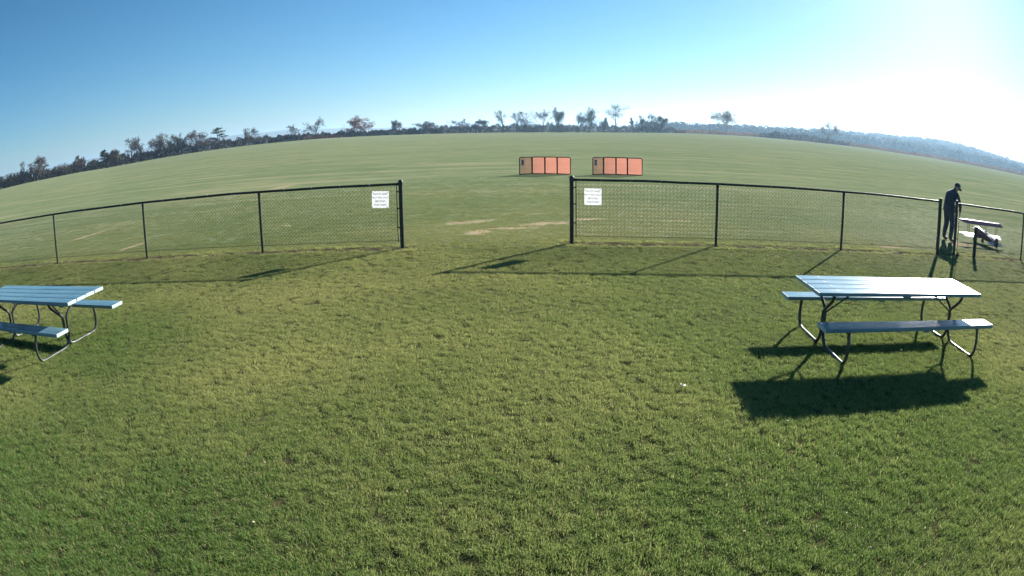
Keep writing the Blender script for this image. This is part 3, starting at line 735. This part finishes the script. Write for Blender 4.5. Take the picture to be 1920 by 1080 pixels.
def leaf_quads(C, S, rs, flat=1.0):
    n = len(C); a = rs.normal(size=(n, 3)); a[:, 2] *= flat; a /= np.linalg.norm(a, axis=1)[:, None]
    b = rs.normal(size=(n, 3)); b -= (b * a).sum(1)[:, None] * a; b /= np.linalg.norm(b, axis=1)[:, None]
    S = S[:, None]
    v = np.stack([C - a * S, C + b * S * .7, C + a * S, C - b * S * .7], 1).reshape(-1, 3)
    return v, np.arange(4 * n).reshape(n, 4)
def tree(name, kind, label, az, d, h, wd, seed, leaf='grey', dense=1.0, back=6.0):
    rs = np.random.RandomState(seed); x, y, z = pol(az, d + back)
    t = thing(name, label, 'tree' if 'shrub' not in name else 'shrub', (x, y, z), rs.uniform(0, 6.28), 'trees and shrubs along the far edge of the field')
    tr = MB(); tw = MB(); C = []
    if kind == 'shrub':
        tips = []
        for k in range(9):
            a = rs.uniform(0, 6.28); e = Vector((math.cos(a) * wd * .45 * rs.uniform(.2, 1), math.sin(a) * wd * .45 * rs.uniform(.2, 1), h * rs.uniform(.5, .9)))
            tr.tube([(0, 0, -.2), e * .5 + Vector((0, 0, h * .08)), e], [.07, .05, .02], 4)
        n = int(1500 * dense)
        u = rs.normal(size=(n, 3)); u /= np.linalg.norm(u, axis=1)[:, None]; rad = rs.uniform(.25, 1, n) ** .5
        lump = np.array([1 + .38 * mnoise.noise(Vector((q[0] * 2.2 + seed, q[1] * 2.2, q[2] * 2.2))) for q in u])
        C = u * (rad * lump)[:, None] * np.array([wd / 2, wd / 2, h * .52]); C[:, 2] = np.abs(C[:, 2] + h * .42)
        S = rs.uniform(.10, .26, n)
    elif kind == 'pine':
        tr.tube([(0, 0, -.3), (.05, 0, h * .5), (0, .05, h * .97)], [h * .028, h * .018, .03], 6); cs = []
        for k in range(15):
            zz = h * (.22 + .75 * k / 15); L = wd * .55 * (1.05 - .75 * ((k / 15 - .25) ** 2) * 1.6) * rs.uniform(.55, 1.1); a = rs.uniform(0, 6.28)
            e = Vector((math.cos(a) * L, math.sin(a) * L, zz + L * rs.uniform(.05, .3))); tr.tube([(0, 0, zz), e * .6 + Vector((0, 0, zz * .38)), e], [.07, .05, .02], 4)
            m_ = int(90 * dense)
            f_ = rs.uniform(.35, 1.05, m_)[:, None]; cs.append(np.array([0, 0, zz]) * (1 - f_) + np.array(e) * f_ + rs.normal(size=(m_, 3)) * np.array([wd * .07, wd * .07, h * .02]))
        cs.append(np.array([0, 0, h * .96]) + rs.normal(size=(30, 3)) * np.array([.3, .3, h * .03])); C = np.concatenate(cs); S = rs.uniform(.13, .30, len(C))
    else:
        P = {'bare': (4, .62, .30), 'leafy': (4, .66, .20), 'vase': (4, .52, .26), 'narrow': (4, .28, .34), 'snag': (2, .55, .45)}[kind]
        segs, tips = grow(rs, h, wd, P[0], P[1], rs.normal() * .06, P[2], .036 if kind != 'snag' else .038, .5 if kind != 'narrow' else 1.2)
        al = np.array([p for s in segs for p in s[0]]); top = al[:, 2].max(); half = np.percentile(np.abs(al[:, :2]), 91); top = np.percentile(al[:, 2], 98.5)
        fx = wd / 2 / max(half, .1); fz = h / top; A = np.array([fx, fx, fz])
        for pts, rad, lv in segs:
            q = [Vector((p.x * fx, p.y * fx, p.z * fz)) for p in pts]
            if lv < 2: tr.tube(q, rad, 5, cap=False)
            else: tw.tube(q, [max(r_, .04) for r_ in rad], 3, cap=False)
        T = np.array([tuple(p) for p, _ in tips]) * A; TD = np.array([tuple(q) for _, q in tips])
        if kind != 'snag':      # fine twigs: thin long slivers round each branch tip
            k = 12; B = np.repeat(T, k, 0); dd = np.repeat(TD, k, 0) + rs.normal(size=(len(B), 3)) * .6; dd /= np.linalg.norm(dd, axis=1)[:, None]
            Lg = rs.uniform(.4, 1.1, len(B))[:, None] * h / 11; sd_ = np.cross(dd, rs.normal(size=dd.shape)); sd_ /= np.linalg.norm(sd_, axis=1)[:, None]
            o = len(tw.v); vv = np.stack([B - sd_ * .026, B + sd_ * .026, B + dd * Lg], 1).reshape(-1, 3)
            tw.v.extend(map(tuple, vv.tolist())); tw.f += [(o + 3 * i, o + 3 * i + 1, o + 3 * i + 2) for i in range(len(B))]; tw.mi += [0] * len(B)
            per = {'bare': .8, 'vase': 1.1, 'narrow': 2.5, 'leafy': 6.0}[kind] * dense
            Q = np.concatenate([T, T, np.array([tuple(p) for s_ in segs if s_[2] >= 2 for p in s_[0][1:]]) * A]); n = int(len(T) * per); idx = rs.randint(0, len(Q), n); C = Q[idx] + rs.normal(size=(n, 3)) * h * .04; S = rs.uniform(.10, .25, n) * (1.1 if kind == 'leafy' else .85)
            if kind == 'leafy':      # clumped outer foliage, uneven, with gaps
                n2 = int(1500 * min(dense, 2.2)); u = rs.normal(size=(n2, 3)); u /= np.linalg.norm(u, axis=1)[:, None]; rr = rs.uniform(.35, 1.0, n2) ** .45
                lp = np.array([mnoise.noise(Vector((q[0] * 2.3 + seed, q[1] * 2.3, q[2] * 2.3 + r_ * 1.5))) for q, r_ in zip(u.tolist(), rr.tolist())])
                E_ = u * (rr * (.86 + .35 * lp))[:, None] * np.array([wd * .5, wd * .5, h * .38]) + np.array([0, 0, h * .60])
                E_ = E_[lp > -.02]; C = np.concatenate([C, E_]); S = np.concatenate([S, rs.uniform(.10, .24, len(E_))])
    tr.build('trunk', BARK, t, True)
    v = np.array(tw.v, np.float32).reshape(-1, 3)
    cr = MB(); me = None
    if len(C):
        lv, lf = leaf_quads(np.asarray(C), S, rs); tn = np.repeat(rs.uniform(0, 1, len(lf)), 4)
        cm = npmesh('crown', lv, lf, LM_[leaf], tn); c_o = link('crown', cm, t)
        if tw.v: tw.build('twigs', BARK, c_o)
    elif tw.v: tw.build('crown', BARK, t)
TREES = [  # name, kind, az, base distance, height, width, leaf, density, label
    ('shrub', 'shrub', -48.3, 151, 3.5, 7.5, 'green', 1.3, 'dark green rounded shrub at the left edge of the photo'),
    ('bare_tree', 'bare', -46.9, 152, 5.0, 2.4, 'grey', 1, 'thin bare tree rising behind the leftmost dark shrub'),
    ('broad_tree', 'leafy', -45.3, 153, 5.2, 6.0, 'brown', 1.6, 'dense brown round tree nearest the left edge'),
    ('shrub', 'shrub', -42.4, 155, 3.1, 6.5, 'grey', 1, 'low grey shrub right of the leftmost round brown tree'),
    ('small_tree', 'leafy', -40.6, 157, 3.9, 3.4, 'brown', 1.2, 'small brownish tree just left of a dark round bush'),
    ('shrub', 'shrub', -38.9, 159, 2.7, 3.8, 'green', 1.1, 'dark round bush left of the small evergreen'),
    ('evergreen_tree', 'pine', -37.7, 160, 4.7, 3.6, 'green', 1.0, 'small dark evergreen beside a tan leaved tree'),
    ('tan_tree', 'leafy', -36.6, 161, 4.0, 4.2, 'tan', 1.6, 'tan leaved tree right of the small evergreen'),
    ('bare_tree', 'vase', -35.0, 163, 6.1, 4.6, 'grey', 1.5, 'taller bare tree right of the tan leaved tree'),
    ('bare_tree', 'bare', -33.8, 164, 6.2, 3.8, 'grey', .6, 'slender bare tree in the tallest left hand clump'),
    ('broad_tree', 'leafy', -32.0, 167, 5.9, 6.0, 'brown', 1.3, 'wide grey brown tree in the tallest left hand clump'),
    ('broad_tree', 'leafy', -30.6, 168, 5.3, 5.0, 'grey', 1.2, 'greyish tree at the right end of the left hand clump'),
    ('broad_tree', 'leafy', -28.5, 170, 5.5, 6.2, 'brown', .9, 'brown tree just left of the layered pine'),
    ('pine_tree', 'pine', -26.45, 173, 6.0, 5.8, 'green', 1.1, 'dark layered pine standing above the left hedge'),
    ('bare_tree', 'bare', -24.0, 177, 4.6, 2.6, 'grey', .4, 'small bare tree first to the right of the pine'),
    ('bare_tree', 'bare', -22.7, 179, 4.6, 4.6, 'grey', .8, 'wide bare tree second to the right of the pine'),
    ('bare_tree', 'vase', -19.6, 184, 4.5, 5.0, 'grey', .5, 'bare spreading tree above the hedge midway between pine and russet tree'),
    ('bare_tree', 'vase', -17.3, 187, 5.8, 4.2, 'grey', .8, 'bare V shaped tree left of the dead snag'),
    ('dead_snag', 'snag', -14.85, 191, 3.9, 2.6, 'grey', 0, 'dead crooked snag left of the russet tree'),
    ('shrub', 'shrub', -14.0, 193, 1.9, 3.0, 'green', 1, 'dark round bush at the foot of the russet tree'),
    ('russet_tree', 'leafy', -13.0, 194, 6.0, 8.6, 'russet', 3.0, 'broad russet leaved tree on the skyline left of the gateway'),
    ('small_tree', 'leafy', -10.0, 200, 4.4, 3.8, 'grey', 1.0, 'small grey tree with bare top right of the russet tree'),
    ('shrub', 'shrub', -8.7, 202, 2.3, 4.2, 'green', 1, 'low round bush left of the grey domed tree'),
    ('domed_tree', 'leafy', -7.3, 206, 3.9, 7.0, 'grey', 1.6, 'grey domed tree with rounded pale crown'),
    ('shrub', 'shrub', -6.4, 204, 2.5, 4.6, 'green', 1, 'dark bush in front of the grey domed tree'),
    ('bare_tree', 'leafy', -4.1, 210, 4.5, 6.4, 'grey', .5, 'leaning bare bushy tree left of the gateway centre'),
    ('bare_tree', 'leafy', -2.7, 212, 4.2, 4.8, 'grey', .9, 'bushy grey tree directly right of the leaning bare one'),
    ('bare_tree', 'bare', -.6, 216, 7.4, 3.8, 'grey', .3, 'tall bare tree leftmost of the group above the first barrier'),
    ('bare_tree', 'bare', .55, 217, 7.0, 3.8, 'grey', .3, 'tall bare tree second from left above the first barrier'),
    ('bare_tree', 'bare', 1.4, 219, 6.8, 4.0, 'grey', .4, 'bare tree directly above the first barrier'),
    ('bare_tree', 'vase', 2.75, 221, 7.6, 4.8, 'grey', .3, 'pale bare forked tree above the right end of the first barrier'),
    ('leafy_tree', 'leafy', 4.25, 223, 8.1, 3.6, 'green', .9, 'narrow leafy tree above the gatepost'),
    ('leafy_tree', 'vase', 5.85, 225, 7.0, 5.0, 'brown', 2.0, 'flat topped tree above the left end of the second barrier'),
    ('leafy_tree', 'leafy', 7.0, 226, 8.4, 4.4, 'green', 1.1, 'dark upright leafy tree above the second barrier'),
    ('small_tree', 'leafy', 8.2, 228, 5.0, 3.8, 'grey', .8, 'small tree under the left side of the tallest tree'),
    ('tall_tree', 'vase', 9.3, 229, 10.1, 7.6, 'brown', 3.2, 'tallest tree on the skyline with a clear trunk'),
    ('narrow_tree', 'narrow', 10.8, 231, 5.2, 1.7, 'grey', .7, 'thin spindly tree first to the right of the tallest tree'),
    ('narrow_tree', 'narrow', 11.6, 232, 6.0, 1.9, 'grey', 1.2, 'narrow upright tree second to the right of the tallest tree'),
    ('leafy_tree', 'vase', 12.4, 234, 6.8, 3.6, 'grey', 1.5, 'open crowned tree beside the round tree right of the narrow ones'),
    ('round_tree', 'leafy', 13.2, 235, 5.9, 4.6, 'grey', 2.0, 'round grey tree ending the long hedge'),
    ('shrub', 'shrub', 1.6, 218, 4.0, 10.0, 'green', 1.7, 'large dark rounded thicket bush under the bare trees'),
    ('shrub', 'shrub', 4.3, 221, 3.2, 8.0, 'green', 1.5, 'dark bush below the narrow leafy tree'),
    ('lone_tree', 'leafy', 19.2, 245, 8.9, 8.8, 'brown', 2.2, 'lone irregular tree standing by the brown crop strip'),
    ('shrub', 'shrub', 23.9, 251, 3.4, 5.0, 'green', 1.2, 'pointed dark bush left of the bare round tree by the woods'),
    ('round_bare_tree', 'leafy', 28.7, 256, 8.6, 8.6, 'grey', 1.4, 'round bare tree in front of the blue wooded hill'),
]
for i, (nm, kd, az, d, h, wd, lf, dn, lab) in enumerate(TREES):
    tree(nm, kd, lab, az, d * SC, h * SC, wd * SC, 100 + i, lf, dn)

# ------------------------------------------------------------------ hedge thicket, crop strip, woods, hills
def thicket(name, label, cat, az0, az1, hf, n, seed, mat, depth=14.0, smin=.14, smax=.36, front=2.0):
    rs = np.random.RandomState(seed); az = rs.uniform(az0, az1, n); D = edge_d(az) + front + depth * rs.uniform(0, 1, n)
    x = D * np.sin(np.radians(az)); y = D * np.cos(np.radians(az))
    lump = np.array([1 + .55 * mnoise.noise(Vector((a * 1.3, seed, 0))) + .35 * mnoise.noise(Vector((a * 4.7, seed, 3))) for a in az])
    hh = np.array([hf(a) for a in az]) * lump * SC * (.75 + .35 * (D - edge_d(az)) / depth)
    z = gz(x, y) + hh * rs.uniform(0, 1, n) ** .8
    S = rs.uniform(smin, smax, n); v, f = leaf_quads(np.stack([x, y, z], -1), S, rs); tn = np.repeat(rs.uniform(0, 1, n), 4)
    return tag(link(name, npmesh(name, v, f, mat, tn)), label, cat, kind='stuff')
def hedge_h(a):
    return float(np.interp(a, [-52, -47, -40, -34, -28, -22, -16, -10, -5, 0, 6, 12, 14, 15.5], [2.4, 2.4, 1.9, 2.3, 2.5, 2.0, 1.5, 1.7, 2.3, 2.6, 2.7, 2.3, 1.9, 1.1]))
HEDGE = leafmat('hedge_leaves', (0.036, 0.031, 0.027), (0.058, 0.044, 0.036), .2)
thicket('hedge_thicket', 'dark tangled hedge along the far edge of the field', 'hedge', -54, 15.6, hedge_h, 95000, 5, HEDGE)
thicket('hedge_thicket', 'dark low hedge below the wooded hill at right', 'hedge', 22.3, 31.0, lambda a: float(np.interp(a, [22, 24, 28, 31], [1.2, 2.4, 2.5, 1.3])), 9000, 6, HEDGE)
RED = leafmat('sumac_leaves', (0.20, 0.045, 0.035), (0.14, 0.05, 0.04), .3)
thicket('sumac_thicket', 'reddish sumac patch at the foot of the hedge left of the dead snag', 'shrubs', -18.6, -14.6, lambda a: .7, 900, 8, RED, 2.0, .15, .35, .5)
CORN = leafmat('dry_corn', (0.20, 0.125, 0.075), (0.14, 0.085, 0.055), .3)
thicket('dry_corn', 'brown strip of dry standing corn along the right edge of the field', 'corn', 14.8, 54, lambda a: 1.45, 22000, 9, CORN, 30.0, .18, .45, 1.0)
# wooded hill to the right
WAZ = [12.0, 13.4, 15.8, 18.2, 21.2, 23.6, 26.2, 29.2, 32.4, 35.6, 38.9, 42.4, 46.0, 49.7, 56]
WEL = [.006, .0082, .0127, .0159, .0193, .0192, .0213, .0249, .0258, .0283, .0318, .0321, .0262, .0225, .02]
def hill_z(az, d):
    top = np.interp(az, WAZ, WEL) * 1350 - 18.0 + CAM_H          # ground height at 1350 m under the skyline trees
    return np.clip((d - 760) / 590, 0, 1) ** 1.2 * top
HILL = pmat('hill_ground', (0.05, 0.05, 0.03), rough=.95, scale=.05)
azs = np.linspace(10, 60, 60); ds = np.linspace(720, 1950, 16); vs = []; fs = []
for d in ds:
    for a in azs:
        zz = hill_z(a, min(d, 1350)) + gz(d * math.sin(R(a)), d * math.cos(R(a))) * (1 - min((d - 700) / 400, 1)) - .4 - (max(d - 1420, 0)) * .02
        vs.append((d * math.sin(R(a)), d * math.cos(R(a)), float(zz)))
n = len(azs)
for i in range(len(ds) - 1):
    for j in range(n - 1): fs.append((i * n + j, (i + 1) * n + j, (i + 1) * n + j + 1, i * n + j + 1))
m = MB(); m.add(vs, fs); tag(m.build('hill', HILL, None, True), kind='structure')
WOODL = leafmat('woods_leaves', (0.048, 0.036, 0.026), (0.030, 0.032, 0.018), .2)
rs = np.random.RandomState(21); Cs = []; Ss = []
for k in range(1700):
    a = rs.uniform(11.5, 56); row = rs.uniform() ** .75; d = 830 + 530 * row
    if k < 480: d = rs.uniform(1320, 1385)
    elif k < 800: d = rs.uniform(800, 850)
    x, y = d * math.sin(R(a)), d * math.cos(R(a)); z0 = float(hill_z(a, min(d, 1350))); h = rs.uniform(13, 17.5) * (1.0 if d > 1300 else .92)
    if rs.uniform() < .1: h *= 1.18
    wd = rs.uniform(5.0, 8.5); m_ = 130; u = rs.normal(size=(m_, 3)); u /= np.linalg.norm(u, axis=1)[:, None]
    rr = rs.uniform(.5, 1, m_) ** .5
    c = u * rr[:, None] * np.array([wd, wd, h * .5]); c[:, 2] += h * .5; Cs.append(c + np.array([x, y, z0])); Ss.append(rs.uniform(.8, 1.7, m_))
C = np.concatenate(Cs); v, f = leaf_quads(C, np.concatenate(Ss), rs)
tag(link('far_woods', npmesh('far_woods', v, f, WOODL, np.repeat(rs.uniform(0, 1, len(f)), 4))), 'hazy blue far woods covering the hill at right', 'woods', kind='stuff')
# very far low ridges
RIDGE = pmat('ridge', (0.06, 0.07, 0.05), (0.09, 0.09, 0.06), rough=.95, scale=.004)
for seed, d, pts in ((1, 3200, [(-60, .010), (-40, .012), (-30, .016), (-19.8, .0165), (-16.9, .0142), (-12, .0092), (-9, .0085), (-5.9, .0092), (-4.5, .0070), (-1, .005), (6, .007), (14, .010), (24, .014), (40, .016), (60, .014)]),):
    azs = np.linspace(-62, 62, 260); vs = []; fs = []
    for a in azs:
        e = np.interp(a, [q[0] for q in pts], [q[1] for q in pts]) * (1 + .10 * mnoise.noise(Vector((a * .35, seed, 0)))) + .0006 * mnoise.noise(Vector((a * 6, seed, 5)))
        for dd, k in ((d - 900, 0.0), (d - 350, .55), (d, 1.0), (d + 500, .7), (d + 1200, 0.0)):
            vs.append((dd * math.sin(R(a)), dd * math.cos(R(a)), -.6 + k * (e * d + CAM_H)))
    for i in range(len(azs) - 1):
        for j in range(4): fs.append((i * 5 + j, i * 5 + j + 1, (i + 1) * 5 + j + 1, (i + 1) * 5 + j))
    m = MB(); m.add(vs, fs); tag(m.build('hills', RIDGE, None, True), kind='structure')

# ------------------------------------------------------------------ haze
g = G('haze_air'); pv = g.n('ShaderNodeVolumePrincipled')
pv.inputs['Color'].default_value = (0.45, 0.72, 1.0, 1); pv.inputs['Density'].default_value = 0.00021; pv.inputs['Anisotropy'].default_value = .38
g.t.links.new(pv.outputs[0], g.out.inputs['Volume'])
m = MB(); m.box((0, 0, 33), (15000, 15000, 72)); o = m.build('haze', g.m); tag(o, 'thin blue morning haze over the field', 'haze', kind='stuff')
